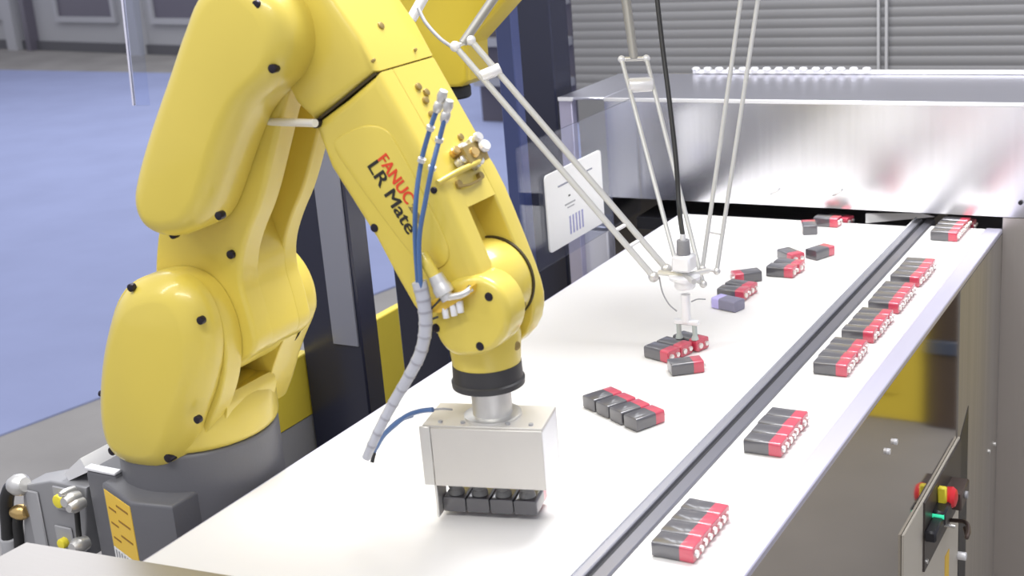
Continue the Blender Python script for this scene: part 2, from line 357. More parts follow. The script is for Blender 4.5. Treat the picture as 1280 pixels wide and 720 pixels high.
# black posts on the far side
def post(label, px0, px1, px2, yref, ztop, X, lm=None, strip=None, ang=None):
    pa = onX(px2, yref, X); Y1 = pa.y                       # far edge of the +X face
    pb = onX(px1, yref, X); Y0 = pb.y
    xl = onY(px0, yref, Y0).x
    t = thing('steel_post', label, 'post', ((xl + X) / 2, Y0, 0))
    mk('upright', box(xl, X, Y0, Y1, 0.04, ztop, .003), NAVY, t)
    mk('foot_plate', box(xl - .02, X + .02, Y0 - .02, Y1 + .02, 0, .04, .002), GROOVE, t)
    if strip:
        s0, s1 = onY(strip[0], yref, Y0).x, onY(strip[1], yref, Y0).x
        mk('strip', box(s0, s1, Y0 - .003, Y0, strip[2], ztop - .02, .001), strip[3], t)  # grey strip colours in a reflection on the glossy post face
    return t
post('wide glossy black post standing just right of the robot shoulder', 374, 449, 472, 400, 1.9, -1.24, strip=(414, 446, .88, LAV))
post('black post standing behind the wrist of the yellow robot', 500, 560, 585, 420, 1.04, -1.24)
post('tall black post with a blue edge standing between robot and hood', 650, 700, 721, 200, 2.2, -1.33)
bs = thing('blue_strip_post', 'slim dark blue post right of the yellow forearm', 'post', onY(640, 300, 2.25) * Vector((1, 1, 0)) if False else (onY(640, 300, 2.25).x, 2.25, 0))
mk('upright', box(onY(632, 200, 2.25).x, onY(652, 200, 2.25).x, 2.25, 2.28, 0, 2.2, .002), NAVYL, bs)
xb_ = onY(700, 330, 2.3)
# yellow panels behind posts
yp = thing('safety_barrier', 'yellow barrier board seen between the two black posts', 'barrier', (-1.7, 2.3, 0))
X = -1.5
a0, a1, = onX(460, 405, X), onX(520, 372, X)
mk('board', box(X - .02, X, a0.y, a1.y + .05, .1, (a0.z + a1.z) / 2, .002), YEL2, yp)
mk('foot', box(X - .03, X + .01, a0.y + .02, a0.y + .06, 0, .1), GROOVE, yp); mk('foot', box(X - .03, X + .01, a1.y - .02, a1.y + .02, 0, .1), GROOVE, yp)
yp = thing('safety_barrier', 'yellow and grey barrier board behind the robot shoulder, beside the wide black post', 'barrier', (-1.7, 1.9, 0))
X = -1.36
a0, a1 = onX(330, 470, X), onX(372, 470, X); c0 = onX(355, 540, X)
mk('board', box(X - .02, X, a0.y, a1.y + .04, c0.z, a0.z, .002), YEL2, yp)
mk('lower_board', box(X - .018, X - .001, a0.y, a1.y + .04, .05, c0.z), GREY, yp, label='grey lower half')
mk('foot', box(X - .03, X + .01, a0.y + .01, a1.y, 0, .05), GROOVE, yp)
# dark shelving far behind posts
sh = thing('dark_rack', 'dark blurred equipment rack beyond the blue carpet', 'rack', (-3.0, 8.0, 0))
DR = mat('dark_rack_metal', (.11, .10, .12), .5)
xa, xb = onY(596, 60, 7.6).x, onY(716, 60, 7.6).x
mk('body', box(xa, xb, 7.6, 8.2, 0, 3.4), DR, sh)
for z in (.25, .5, .75, 1.0, 1.3): mk('shelf', box(xa, xb, 7.52, 7.6, z, z + .05), GREY, sh)
mk('crate', box(xa + .1, xb - .2, 7.5, 7.6, .82, .9), mat('brown_crate', (.16, .09, .06), .6), sh)

# ------------------------------------------------------------------ steel table near left
st = thing('steel_table', 'pale steel table top at the near left end of the wide conveyor', 'table', (-1.2, .8, 0))
c0, c1, c2 = onZ(33, 678, .907), onZ(300, 721.5, .907), onZ(-60, 727, .907)
n_ = Vector(((c1 - c0).x, (c1 - c0).y, 0)); 
PT = [c0, c1, c1 + n_ * .6, Vector((c1.x + .5, c1.y - .5, .907)), Vector((c0.x - .02, .45, .907)), Vector((c2.x, c2.y, .907))]
PT = [c0, c0 + (c1 - c0) * 1.7, c0 + (c1 - c0) * 1.7 + Vector((0, -.4, 0)), c2 + (c2 - c0) * 1.5 + Vector((.0, -.1, 0)), c2]
mk('table_top', quad_prism(PT, (0, 0, -.006)), mat('satin_table_steel', (.50, .475, .45), .4, .8, bump=.05, bscale=20, stretch=(1, 8, 1)), st)
for px, py in ((c0.x + .03, c0.y - .05), (c1.x + .1, c1.y - .08), (c2.x + .0, c2.y - .12)):
    mk('leg', box(px - .015, px + .015, py - .015, py + .015, 0, .90), ALU, st)

# ------------------------------------------------------------------ yellow robot
RX, RY = -1.16, 1.165
rb = thing('industrial_robot', 'large yellow six-axis robot arm on a dark base reaching over the wide belt', 'robot', (RX, RY, .55))
base = mk('base', slab(circle(RX + .008, RY, .099, 48), .56, .952, 0, .006, axis='z'), CAST, rb, label='dark grey cast base')
# pedestal under it
mk('pedestal', box(RX - .16, RX + .10, RY - .13, RY + .13, 0, .56, .004), NAVY, rb)
blk = [onZ(108, 588, .93), onZ(143, 589, .93)]
pa, pb, pc = onZ(127, 603, .905), onZ(163, 628, .905), onZ(215, 633, .905)
pd = onY(108, 588, pa.y + .014); pe = onY(143, 589, pa.y + .014)
plan = [(pa.x, pa.y), (pb.x, pb.y), (pc.x, pc.y), (pc.x, RY), (pa.x, RY)]
mk('connector_block', slab(plan, .70, .905, 0, .004, 3, axis='z'), CAST, rb)
mk('terminal_cover', slab([(pd.x, pd.y), (pe.x, pd.y), (pe.x + .01, RY), (pd.x, RY)], .70, pd.z, 0, .004, 3, axis='z'), CAST, rb)
mk('flange_plate', box(pd.x - .01, pc.x + .01, pb.y - .015, RY, .690, .706, .002), NAVY, rb)
# labels on the slanted face
fv = (pb - pa).normalized(); fn = Vector((fv.y, -fv.x, 0))
def face_rect(t0, t1, z0, z1, th=.0008, off=0):
    L = (pb - pa).length
    q = [pa + fv * L * t for t in (t0, t1)]
    b = [Vector((p.x, p.y, 0)) + fn * off for p in q]
    return quad_prism([Vector((b[0].x, b[0].y, z0)), Vector((b[1].x, b[1].y, z0)), Vector((b[1].x, b[1].y, z1)), Vector((b[0].x, b[0].y, z1))], fn * th)
lb = mk('rating_label', face_rect(.06, .96, .822, .898), LABY, rb, label='amber rating label')
for k in range(6): mk('printed_line', face_rect(.45 if k % 2 else .15, .85 if k % 2 else .4, .835 + k * .010, .8375 + k * .010, .0004, .0009), mat('brown_ink', (.3, .15, .02), .6) if k == 0 else bpy.data.materials['brown_ink'], lb)
wl = mk('barcode_label', face_rect(.06, .96, .792, .821), PAPER, rb, label='white barcode label')
for k in range(8): mk('printed_line', face_rect(.12 + k * .1, .16 + k * .1, .808, .819, .0004, .0009), GREY, wl)
# grey connector panel left of the base
YP = pd.y + .004
q = xz([(28, 607), (62, 601), (100, 608), (108, 610), (108, 700), (30, 700)], YP)
cp = mk('connector_panel', slab(q, YP, YP + .04, .003, 0), mat('light_grey_casting', (.30, .30, .31), .45, .2), rb, label='grey connector panel')
for (x0, y0, x1, y1) in ((32, 611, 63, 690), (66, 606, 92, 640), (69, 655, 96, 690)):
    p, q = onY(x0, y0, YP), onY(x1, y1, YP); mk('raised_pad', box(p.x, q.x, YP - .003, YP, q.z, p.z, .0015), GREY, cp)
for (x, y, r, m_) in ((80, 623, .009, YKEY), (84, 676, .007, YKEY)):
    p = onY(x, y, YP); mk('coupling', cyl(p - Vector((0, .012, 0)), p, r, bev=.002), m_, cp, label='yellow air coupling')
for (x, y, r) in ((95, 622, .010), (101, 629, .009), (105, 679, .011), (90, 612, .005)):
    p = onY(x, y, YP - .01); mk('plug', lathe(p, (0, -1, .1), [(-.004, r * .8), (.008, r), (.012, r), (.02, r * .6)], 18), ALU, cp)
mk('cable', tube([onY(92, 618, YP - .012), onY(96, 640, YP - .014), onY(98, 662, YP - .012), onY(101, 690, YP - .01)], .0035), BLK, cp)
p, q = onY(85, 590, 1.09), onY(118, 577, 1.13)
mk('bracket', quad_prism([onY(80, 592, 1.09), onY(86, 601, 1.09), onY(110, 590, 1.09), onY(100, 573, 1.09)], (0, .05, .0)), WHITE, rb, label='bright bent steel bracket')
ba = onY(106, 588, pd.y); mk('bracket_arm', box(ba.x, pe.x, pd.y - .001, pd.y + .012, pd.z, pd.z + .004, .001), WHITE, rb)
p = onY(20, 606, 1.08)
for i, (pts, r) in enumerate((([(22, 606), (12, 612), (8, 630), (10, 655), (12, 700)], .0095), ([(24, 640), (22, 655), (24, 675), (25, 700)], .007))):
    o_ = mk('cable', tube([onY(x, y, 1.08) for x, y in pts], r), BLK, rb)
    e = onY(pts[0][0] + 2, pts[0][1], 1.08); mk('gland', lathe(e, (1, 0, .2), [(-.014, r * 1.1), (-.004, r * 1.5), (.006, r * 1.5), (.012, r)], 16), ALU if i == 0 else BRASS, o_)
p = onY(12, 672, 1.08); mk('cable_sleeve', cyl(p, p - Vector((0, 0, .05)), .013, .014, bev=.002), GREY, rb)

# shoulder (turns on the base)
JX, JZ = -1.085, 1.095           # shoulder joint axis, along Y
shd = mk('shoulder', slab(circle(RX + .008, RY, .101, 56), .951, 1.015, .010, .03, 5, axis='z'), YEL, rb, label='yellow rotating shoulder')
NP = [(205, 338), (238, 345), (262, 367), (280, 405), (286, 445), (280, 490), (262, 535), (246, 565), (232, 590), (210, 590), (165, 582), (140, 560), (130, 520), (128, 480), (133, 430), (145, 378), (165, 350)]
near = smooth_poly(xz(NP, 1.10), 2)
mk('cheek', slab(near, 1.098, 1.125, .003, .0), YEL, shd, label='near shoulder cheek')
CPX = [(205, 339), (233, 346), (254, 368), (268, 402), (272, 440), (266, 480), (250, 525), (238, 560), (222, 584), (196, 587), (160, 576), (141, 555), (131, 520), (130, 480), (135, 430), (148, 378), (168, 350)]
cov = smooth_poly(xz(CPX, 1.085), 2)
cv1 = mk('shoulder_cover', slab(cov, 1.058, 1.0975, .028, .001, 9, ch=.35), YEL, rb, label='rounded shoulder side cover')
# far cheek: round joint tapering down to the barrel
fz = [(-1.093 + .075 * math.cos(t), 1.099 + .075 * math.sin(t)) for t in [math.radians(d) for d in range(-15, 200, 12)]]
far = fz + [(RX - .09, .99), (RX - .08, .955), (RX + .07, .955), (RX + .088, .985), (RX + .108, 1.03)]
mk('cheek', slab(smooth_poly(far, 1), 1.208, 1.272, .002, .018), YEL, shd, label='far shoulder cheek')
# front shelf joining the cheeks, with the dark recess above it
shelf = [(RX - .09, .96), (RX + .085, .96), (RX + .098, .985), (RX + .104, 1.005), (RX + .096, 1.018), (RX + .02, 1.0), (RX - .09, 1.0)]
mk('front_shelf', slab(smooth_poly(shelf, 1), 1.12, 1.212, .001, .001), YEL, shd)
mk('recess_back', box(RX - .05, RX + .03, 1.124, 1.209, 1.0, 1.06), YELD, shd)
for q in ((250, 401), (163, 360), (246, 525)):
    p = onY(q[0], q[1], 1.066); mk('bolt', cyl(p + Vector((0, .006, 0)), p - Vector((0, .0012, 0)), .0047, bev=.001, n=16), BOLT, cv1)
for q in ((138, 565), (165, 567), (208, 574)):
    p = onY(q[0], q[1], 1.064); mk('bolt', cyl(p + Vector((0, .02, 0)), p + Vector((0, .001, 0)), .0055, bev=.001, n=16), BOLT, shd)
p = onY(127, 492, 1.10); mk('bolt', cyl(p + Vector((.01, 0, 0)), p - Vector((.002, 0, 0)), .004, n=12), BOLT, shd)
# upper arm: profile of the right edge read off the far rib
ra = [(-.895, 1.41), (-.925, 1.352), (-.948, 1.30), (-.972, 1.248), (-.996, 1.213), (-1.012, 1.18), (-1.016, 1.15), (-1.010, 1.125), (-1.006, 1.10), (-1.004, 1.082), (-1.018, 1.064), (-1.07, 1.045), (-1.12, 1.045), (-1.145, 1.08), (-1.15, 1.12), (-1.145, 1.165), (-1.125, 1.225), (-1.06, 1.36), (-1.00, 1.46), (-.90, 1.48)]
UA0, UA1 = 1.126, 1.232
bmr = slab(smooth_poly(ra, 2), UA0, UA0 + .034, .006, .004)
ua = mk('upper_arm', bmr, YEL, rb, label='yellow upper arm link')
mk('rib', slab(smooth_poly(ra, 2), UA1 - .028, UA1, .004, .006), YEL, ua)
web = [(x - (.055 if z > 1.22 and x > -1.05 else .03 if z > 1.2 and x > -1.05 else 0), z) for x, z in ra]
mk('web', slab(smooth_poly(web, 2), UA0 + .03, UA1 - .026, .001, .001), YEL, ua)
# rounded foot of the upper arm filling the yoke
ft = circle(JX + .002, JZ + .002, .062, 48)
mk('foot', slab(ft, UA0 + .001, 1.207, .002, .002), YEL, ua)
jd = circle(JX + .012, JZ + .008, .080, 48)
mk('seam', slab(circle(-1.093, 1.099, .0735, 48), 1.2365, 1.2385, 0, 0), SEAM, shd)
for q, Y in (((217, 293), 1.10), ((289, 318), 1.124)):
    p = onY(q[0], q[1], Y); mk('bolt', cyl(p + Vector((0, .006, 0)), p - Vector((0, .003, 0)), .005, bev=.001, n=16), BOLT, ua)
# elbow cover (long rounded cover on the near side)
EC = [(258, -2), (247, 30), (240, 48), (228, 85), (212, 130), (197, 175), (186, 215), (182, 240), (186, 262), (198, 282), (220, 292), (245, 290), (264, 280), (276, 262), (286, 235), (299, 195), (314, 155), (330, 128), (352, 110), (368, 92), (378, 62), (374, 25), (355, -10), (315, -40), (280, -32)]
ec = smooth_poly(xz(EC, 1.095), 2)
cv2 = mk('elbow_cover', slab(ec, 1.062, 1.125, .023, .001, 9, ch=.2), YEL, rb, label='long rounded elbow side cover')
for q in ((340, 86), (273, 270), (320, 6)):
    p = onY(q[0], q[1], 1.066); mk('bolt', cyl(p + Vector((0, .008, 0)), p - Vector((0, .0012, 0)), .0047, bev=.001, n=16), BOLT, cv2)
p = onY(221, 147, 1.09); 
# elbow housing: between cover and fourth axis seam
HN = 1.118
EH = [(350, -60), (343, 40), (350, 92), (365, 125), (388, 152), (452, 108), (470, 86), (440, 40), (409, -5), (385, -60)]
EHs = [(355, -90), (338, 0), (342, 60), (352, 100), (368, 130), (391, 152), (430, 122), (469, 90), (445, 45), (410, -5), (380, -55)]
eh = xz(EHs, HN)
def chamfer_body(near, depth, ch=.012, y0=HN, r=.006):
    return slab(near, y0, y0 + depth, r, r, 4)
mk('elbow_housing', slab(smooth_poly(eh, 0), HN, 1.232, .010, .010, 5), YEL, rb, label='yellow elbow housing')
jc = xz([(300, 55)], 1.12)[0]
mk('seam', slab(circle(jc[0] + .005, jc[1], .0635, 48), 1.1245, 1.1275), SEAM, cv2)
mk('seam_disc', slab(circle(jc[0] + .004, jc[1] + .002, .0625, 48), 1.121, 1.1245, .0, 0), YEL, cv2)
# dark seam ring before the forearm
s0, s1 = Vector(xz([(388, 154)], HN)[0]), Vector(xz([(469, 89)], HN)[0])
ds = (s1 - s0).normalized(); ns = Vector((ds.y, -ds.x))
sm = [s0 + ds * .004, s1 - ds * .004, s1 - ds * .004 + ns * .0025, s0 + ds * .004 + ns * .0025]
mk('seam', slab([(v.x, v.y) for v in sm], HN + .003, 1.2275, 0, 0), SEAM, rb)
mk('pin', cyl(onY(334, 152, 1.13), onY(394, 154, 1.105), .0042, n=14), WHITE, rb, label='bright steel stop pin')
p = onY(394, 155, HN - .004); mk('bolt', cyl(p + Vector((0, .008, 0)), p - Vector((0, .0012, 0)), .0047, bev=.001, n=16), BOLT, rb)
# forearm
FN = [(391, 156), (432, 125), (470, 92), (500, 145), (530, 198), (556, 245), (575, 290), (592, 330), (602, 355), (604, 385), (600, 415), (590, 440), (567, 444), (548, 425), (537, 414), (514, 384), (489, 340), (468, 300), (449, 270), (427, 235), (411, 210)]
fa_poly = xz(FN, HN)
FAR = 1.232
fa = mk('forearm', slab(fa_poly[:], HN, HN + .03, .010, .0, 5), YEL, rb, label='yellow forearm with printed lettering')
# upper (solid) stretch of the forearm, behind the near plate
up = xz([(391, 156), (432, 125), (470, 92), (500, 145), (530, 198), (556, 246), (575, 290), (540, 330), (500, 335), (478, 300), (440, 235)], HN)
UPP = [up[i] for i in (0, 1, 2, 3, 4)] + [xz([(566, 268)], HN)[0]]
u4 = UPP[-1]; ul = Vector(xz([(478, 300)], HN)[0])
mk('core', slab(UPP + [(ul.x, ul.y), up[10]], HN + .029, FAR, .0, .010, 5), YEL, fa)
# web between the fork plates, set back behind the recess
wp = xz([(500, 150), (505, 210), (545, 300), (560, 330), (570, 370), (545, 400), (520, 365), (478, 298), (448, 240), (430, 200)], HN)
mk('web', slab(wp, HN + .029, FAR - .024, 0, 0), YELD if False else YEL, fa)
# far fork plate
J5 = Vector(xz([(616, 385)], HN)[0]); J5 = Vector((-.728, 1.152))
fp = [UPP[2], UPP[3], UPP[4]]
fork = xz([(525, 90), (560, 130), (600, 172), (628, 215), (655, 280), (678, 340), (685, 370), (680, 400), (660, 422), (620, 420), (585, 400), (560, 350), (520, 250), (480, 170)], FAR)
mk('fork_plate', slab(smooth_poly(fork, 1), FAR - .030, FAR, .003, .008, 4), YEL, fa)
# raised lettering pad
padp = xz([(414, 178), (432, 166), (455, 156), (478, 158), (492, 170), (560, 300), (563, 325), (548, 338), (528, 330), (512, 316), (430, 205)], HN)
pad = mk('raised_pad', slab(smooth_poly(padp, 2), HN - .0016, HN + .002, .0015, 0, 3), YEL, fa)
def lettering(txt, pa_, pb_, h, m_, nm, par, Y=HN - .0019):
    A, B = onY(*pa_, Y), onY(*pb_, Y)
    cu = bpy.data.curves.new(nm, 'FONT'); cu.body = txt; cu.size = 1; cu.extrude = .012; cu.offset = 0
    o = bpy.data.objects.new(nm, cu); COL.objects.link(o)
    bpy.context.view_layer.update(); wd = o.dimensions.x
    ex = (B - A).normalized(); ey = Vector((-ex.z, 0, ex.x)); ez = ex.cross(ey)
    if ez.y > 0: ey = -ey; ez = ex.cross(ey)
    sx = (B - A).length / wd
    M_ = Matrix(((ex.x * sx, ey.x * h, ez.x * .03, 0), (ex.y * sx, ey.y * h, ez.y * .03, 0), (ex.z * sx, ey.z * h, ez.z * .03, 0), (0, 0, 0, 1)))
    dg = bpy.context.evaluated_depsgraph_get(); me = bpy.data.meshes.new_from_object(o.evaluated_get(dg))
    me.transform(M_); me.transform(Matrix.Translation(A - origin(par)))
    bb_ = bmesh.new(); bb_.from_mesh(me); g_ = bmesh.ops.duplicate(bb_, geom=bb_.verts[:] + bb_.edges[:] + bb_.faces[:])['geom']
    bmesh.ops.translate(bb_, vec=ex * .0009 + Vector((0, -.00005, 0)), verts=[v for v in g_ if isinstance(v, bmesh.types.BMVert)]); bb_.to_mesh(me); bb_.free()
    me.transform(Matrix()); me.materials.clear(); me.materials.append(m_)
    bpy.data.objects.remove(o)
    o2 = bpy.data.objects.new(nm, me); COL.objects.link(o2); o2.parent = par; return prop(o2, nm.replace('_', ' '))
lettering('FANUC', (471, 198), (507, 254), .0195, INKR, 'red_lettering', fa)
lettering('LR Mate', (458, 206), (508, 291), .022, INK, 'black_lettering', fa)
lettering('200iD', (510, 258), (524, 281), .010, mat('grey_ink', (.25, .2, .08), .6), 'grey_lettering', fa)
for q in ((468, 285), (542, 238), (528, 260), (515, 303)):
    p = onY(q[0], q[1], HN); mk('bolt', cyl(p + Vector((0, .006, 0)), p - Vector((0, .0012, 0)), .0036 if q[0] > 500 else .0047, bev=.001, n=14), BOLT, fa)
# small plugs and screws on the outer (front) face of elbow housing and forearm
fn2 = Vector(xz([(470, 92)], HN)[0]); fn3 = Vector(xz([(530, 198)], HN)[0]); dd = (fn3 - fn2).normalized(); nf = Vector((-dd.y, dd.x)); nf = nf if nf.x > 0 else -nf
NF = Vector((nf.x, 0, nf.y))
def on_front(x, y):     # point on the slanted front face of the forearm
    P0 = Vector((fn2.x, 0, fn2.y)); d = ray(x, y); return CP + d * ((P0 - CP).dot(NF) / d.dot(NF))
for q, r in (((475, 33), .004), ((466, 76), .0018), ((518, 63), .0018), ((522, 109), .004), ((532, 116), .004), ((531, 126), .004), ((538, 143), .0035), ((575, 172), .0038), ((573, 231), .0045), ((600, 220), .004)):
    p = on_front(*q); mk('plug', cyl(p - NF * .004, p + NF * .003, r, bev=.0006, n=14), mat('dull_brass', (.38, .28, .10), .4, .6) if not bpy.data.materials.get('dull_brass') else bpy.data.materials['dull_brass'], fa)
# wrist
WC = Vector((J5.x + .002, 0, J5.y + .010))
wr = mk('wrist', lathe((WC.x, HN + .026, WC.z), (0, 1, 0), [(0, .042), (.004, .045), (.050, .0465), (.054, .0455)], 48), YEL, rb, label='round yellow wrist joint')
mk('seam', lathe((WC.x, FAR - .0335, WC.z), (0, 1, 0), [(0, .0472), (.0035, .0472)], 48), SEAM, wr)
nk = onY(608, 447, 1.165)
mk('neck', lathe((nk.x, 1.165, nk.z - .004), (0, 0, 1), [(0, .0365), (.012, .0375), (.03, .039), (.07, .036)], 40), YEL, wr)
# near fork end disc
e_ = xz([(600, 395)], HN)[0]
mk('end_cover', slab(smooth_poly(xz([(545, 365), (575, 345), (605, 345), (628, 362), (640, 392), (634, 420), (615, 440), (590, 446), (565, 444), (548, 425), (540, 395)], HN - .002), 2), HN - .006, HN + .03, .008, .002), YEL, wr)
for q in ((611, 371), (600, 433), (545, 410), (588, 361)):
    p = onY(q[0], q[1], HN - .006); mk('bolt', cyl(p + Vector((0, .006, 0)), p - Vector((0, .0012, 0)), .0047 if q[0] != 588 else .004, bev=.001, n=14), BOLT, wr)
for q in ((652, 381), (645, 432)):
    p = onY(q[0], q[1], 1.165); d = Vector((p.x - nk.x + .02, -.03, 0)).normalized(); mk('plug', cyl(p - d * .01, p + d * .002, .005, bev=.001, n=14), bpy.data.materials['dull_brass'], wr)
fl = mk('flange', lathe((nk.x, 1.165, nk.z - .031), (0, 0, 1), [(0, .034), (.002, .039), (.008, .0395), (.0095, .0375), (.027, .037)], 44), mat('black_flange', (.035, .034, .036), .45), rb, label='black tool flange')
# pneumatic tubes, connectors on the forearm
def fpt(x, y, off=.014): return onY(x, y, HN - off)
tb = [[(547, 135), (538, 160), (527, 200), (520, 250), (519, 300), (523, 362)], [(556, 148), (549, 175), (540, 210), (532, 250), (524, 300), (526, 362)]]
for i, t in enumerate(tb):
    o_ = mk('air_tube', tube([fpt(x, y, .010 + .004 * i + (.012 if y > 200 else 0)) for x, y in t], .0026, 10), BLUET, rb, label='blue translucent air tube')
    e = fpt(t[0][0], t[0][1], .012); d = (e - fpt(t[1][0], t[1][1], .012)).normalized()
    mk('fitting', lathe(e, d, [(-.004, .0038), (0, .0048), (.005, .0048), (.007, .0036), (.013, .0052), (.019, .004)], 16), ALU, o_)
    for (x, y) in t[1:3]:
        e = fpt(x, y, .014); mk('ring', cyl(e - d * .002, e + d * .002, .0042, n=12), ALU, o_)
hose = [(524, 352), (530, 378), (532, 408), (526, 440), (510, 472), (489, 508), (470, 545), (458, 572)]
ho = mk('hose', tube([fpt(x, y, .022 if i < 6 else .03) for i, (x, y) in enumerate(hose)], .0078, 14, r2=.0048), CLEART, rb, label='pale grey corrugated hose')
P_ = spline([fpt(x, y, .022 if i < 6 else .03) for i, (x, y) in enumerate(hose)], 8)
for i in range(3, len(P_) - 3, 4):
    rr = .0078 + (.0048 - .0078) * i / len(P_); dd_ = (P_[i + 1] - P_[i - 1]).normalized()
    mk('band', cyl(P_[i] - dd_ * .0012, P_[i] + dd_ * .0012, rr + .0004, n=14), LAVG, ho)
for pr in ([(530, 395), (545, 380), (552, 372)], [(531, 402), (548, 396)]): mk('cable_tie', tube([fpt(x, y, .02) for x, y in pr] if len(pr) > 2 else [fpt(*pr[0], .02), fpt(*pr[1], .012)], .0012, 6), BLK, ho)
# connectors at wrist end and at the top face
c_ = fpt(528, 320, .01)
mk('cable', tube([fpt(527, 318, .014), fpt(536, 333, .016), fpt(546, 350, .016)], .0065, 12), YEL, rb, label='yellow sleeved connector lead')
e = fpt(550, 355, .016); d = (fpt(556, 366, .016) - fpt(540, 336, .016)).normalized()
k1 = mk('connector', lathe(e, d, [(-.010, .0075), (-.002, .0085), (.0, .0085), (.004, .010), (.011, .010), (.012, .007), (.018, .007)], 18), ALU, rb, label='silver round connector')
k2 = mk('connector_bracket', quad_prism([fpt(545, 374, .0), fpt(578, 362, .0), fpt(600, 352, .0), fpt(598, 362, 0), fpt(560, 385, 0), fpt(546, 384, 0)], (0, -.016, 0)), LABY, rb, label='amber connector bracket')
for x, y in ((556, 383), (566, 380), (574, 376)):
    p = fpt(x, y, .012); mk('pin', cyl(p, p + Vector((.002, -.002, -.012)), .004, .0035, n=12, bev=.0006), WHITE, k2)
mk('cable', tube([fpt(560, 372, .018), fpt(578, 368, .018), fpt(590, 360, .012)], .0035, 10), ALU, rb)
# cluster of round fittings on the front face
cl = mk('valve_block', quad_prism([on_front(566, 192), on_front(590, 180), on_front(600, 205), on_front(577, 213)], NF * .014), bpy.data.materials['dull_brass'], rb, label='brown fitting block')
for (x, y, h, r, m_) in ((572, 190, .010, .005, BRASS), (581, 186, .011, .005, ALU), (592, 180, .020, .006, ALU), (600, 191, .022, .007, WHITE), (590, 197, .018, .006, BRASS), (598, 205, .014, .005, ALU), (578, 203, .011, .005, ALU)):
    p = on_front(x - 6, y + 3); mk('fitting', lathe(p, NF + Vector((0, random.uniform(-.3, .2), .2)), [(0, r), (h * .5, r), (h * .55, r * .75), (h * .8, r * .75), (h * .82, r), (h, r * .8)], 16), m_, cl)
mk('lead', tube([on_front(598, 200) + NF * .006, on_front(585, 210) + NF * .012, on_front(565, 219) + NF * .008, on_front(545, 230)+ NF * .002], .003, 10), YEL, cl, label='yellow lead')
mk('bump_guard', tube([on_front(570, 234) + NF * .002, on_front(585, 232) + NF * .003, on_front(600, 224) + NF * .002], .0015, 8), bpy.data.materials['dull_brass'], cl)

# gripper box
gt, gb = .998 + .0, .925
GC = onY(610, 520, 1.165)
gz_top = onY(610, 518, 1.165).z; 
gp_ = mk('gripper', lathe((nk.x + .002, 1.165, gz_top), (0, 0, 1), [(0, .0215), (nk.z - .031 - gz_top, .0215)], 40), ALU, rb, label='steel gripper with plate box and suction cups')
ang = math.radians(14)
U_, V_ = Vector((math.cos(ang), math.sin(ang), 0)), Vector((-math.sin(ang), math.cos(ang), 0))
def gbox(u0, u1, v0, v1, z0, z1, bev=.0006):
    b = box(u0, u1, v0, v1, z0, z1, bev)
    for v in b.verts:
        c = v.co.copy(); v.co = Vector((nk.x, 1.165, 0)) + U_ * c.x + V_ * c.y + Vector((0, 0, c.z))
    return b
zt = gz_top; GU0, GU1, GV0, GV1 = -.068, .064, -.033, .030; zl = zt - .069
mk('top_plate', gbox(GU0, GU1, GV0, GV1, zt - .004, zt), PLATE, gp_)
mk('front_plate', gbox(GU0 + .010, GU1, GV0 - .003, GV0, zl, zt - .002), PLATE, gp_)
mk('front_flange', gbox(GU0 - .003, GU0 + .009, GV0 - .0025, GV0, zl, zt - .001), ALU, gp_)
mk('back_plate', gbox(GU0, GU1, GV1 - .003, GV1, zl, zt - .004), ALU, gp_)
mk('side_plate', gbox(GU1 - .003, GU1, GV0, GV1, zl, zt - .004), WHITE, gp_)
mk('side_plate', gbox(GU0, GU0 + .003, GV0, GV1, zl, zt - .004), ALU, gp_)
mk('leg_plate', gbox(GU0 + .003, GU0 + .006, GV0 + .010, GV0 + .04, .906, zl + .004), ALU, gp_)
mk('collar', lathe((nk.x + .002, 1.165, zt), (0, 0, 1), [(0, .031), (.003, .031), (.004, .029)], 36), ALU, gp_)
for u in (-.05, -.025, .025, .05):
    p = Vector((nk.x, 1.165, 0)) + U_ * u + V_ * -.024; mk('screw', cyl((p.x, p.y, zt), (p.x, p.y, zt + .002), .0025, n=12), GREY, gp_)
BU = [-.0485, -.0215, .0055, .0325]
SUC = mat('dark_grey_cup', (.2, .2, .195), .5)
for u in BU:
    p = Vector((nk.x, 1.165, 0)) + U_ * u + V_ * .001
    mk('suction_cup', lathe((p.x, p.y, .9252), (0, 0, 1), [(0, .0095), (.003, .009), (.006, .007), (.008, .0085), (.012, .007), (zl - .9252 + .02, .006)], 20), SUC, gp_)
for i, t in enumerate(([(515, 519), (500, 525), (486, 537), (473, 552), (467, 566)], [(541, 512), (525, 514), (508, 520), (494, 531), (479, 545), (470, 560)])):
    mk('air_tube', tube([onY(x, y, 1.13 - .003 * i) for x, y in t], .0028, 10), BLUET, gp_, label='blue air tube to the gripper')
p = onY(468, 566, 1.125); q = onY(465, 578, 1.12); mk('fitting', cyl(p, q, .0022, n=10), BLK, gp_)
mk('air_tube', tube([onY(541, 512, 1.13), onY(553, 511, 1.13), onY(565, 512, 1.14)], .0012, 8), GREY, gp_)

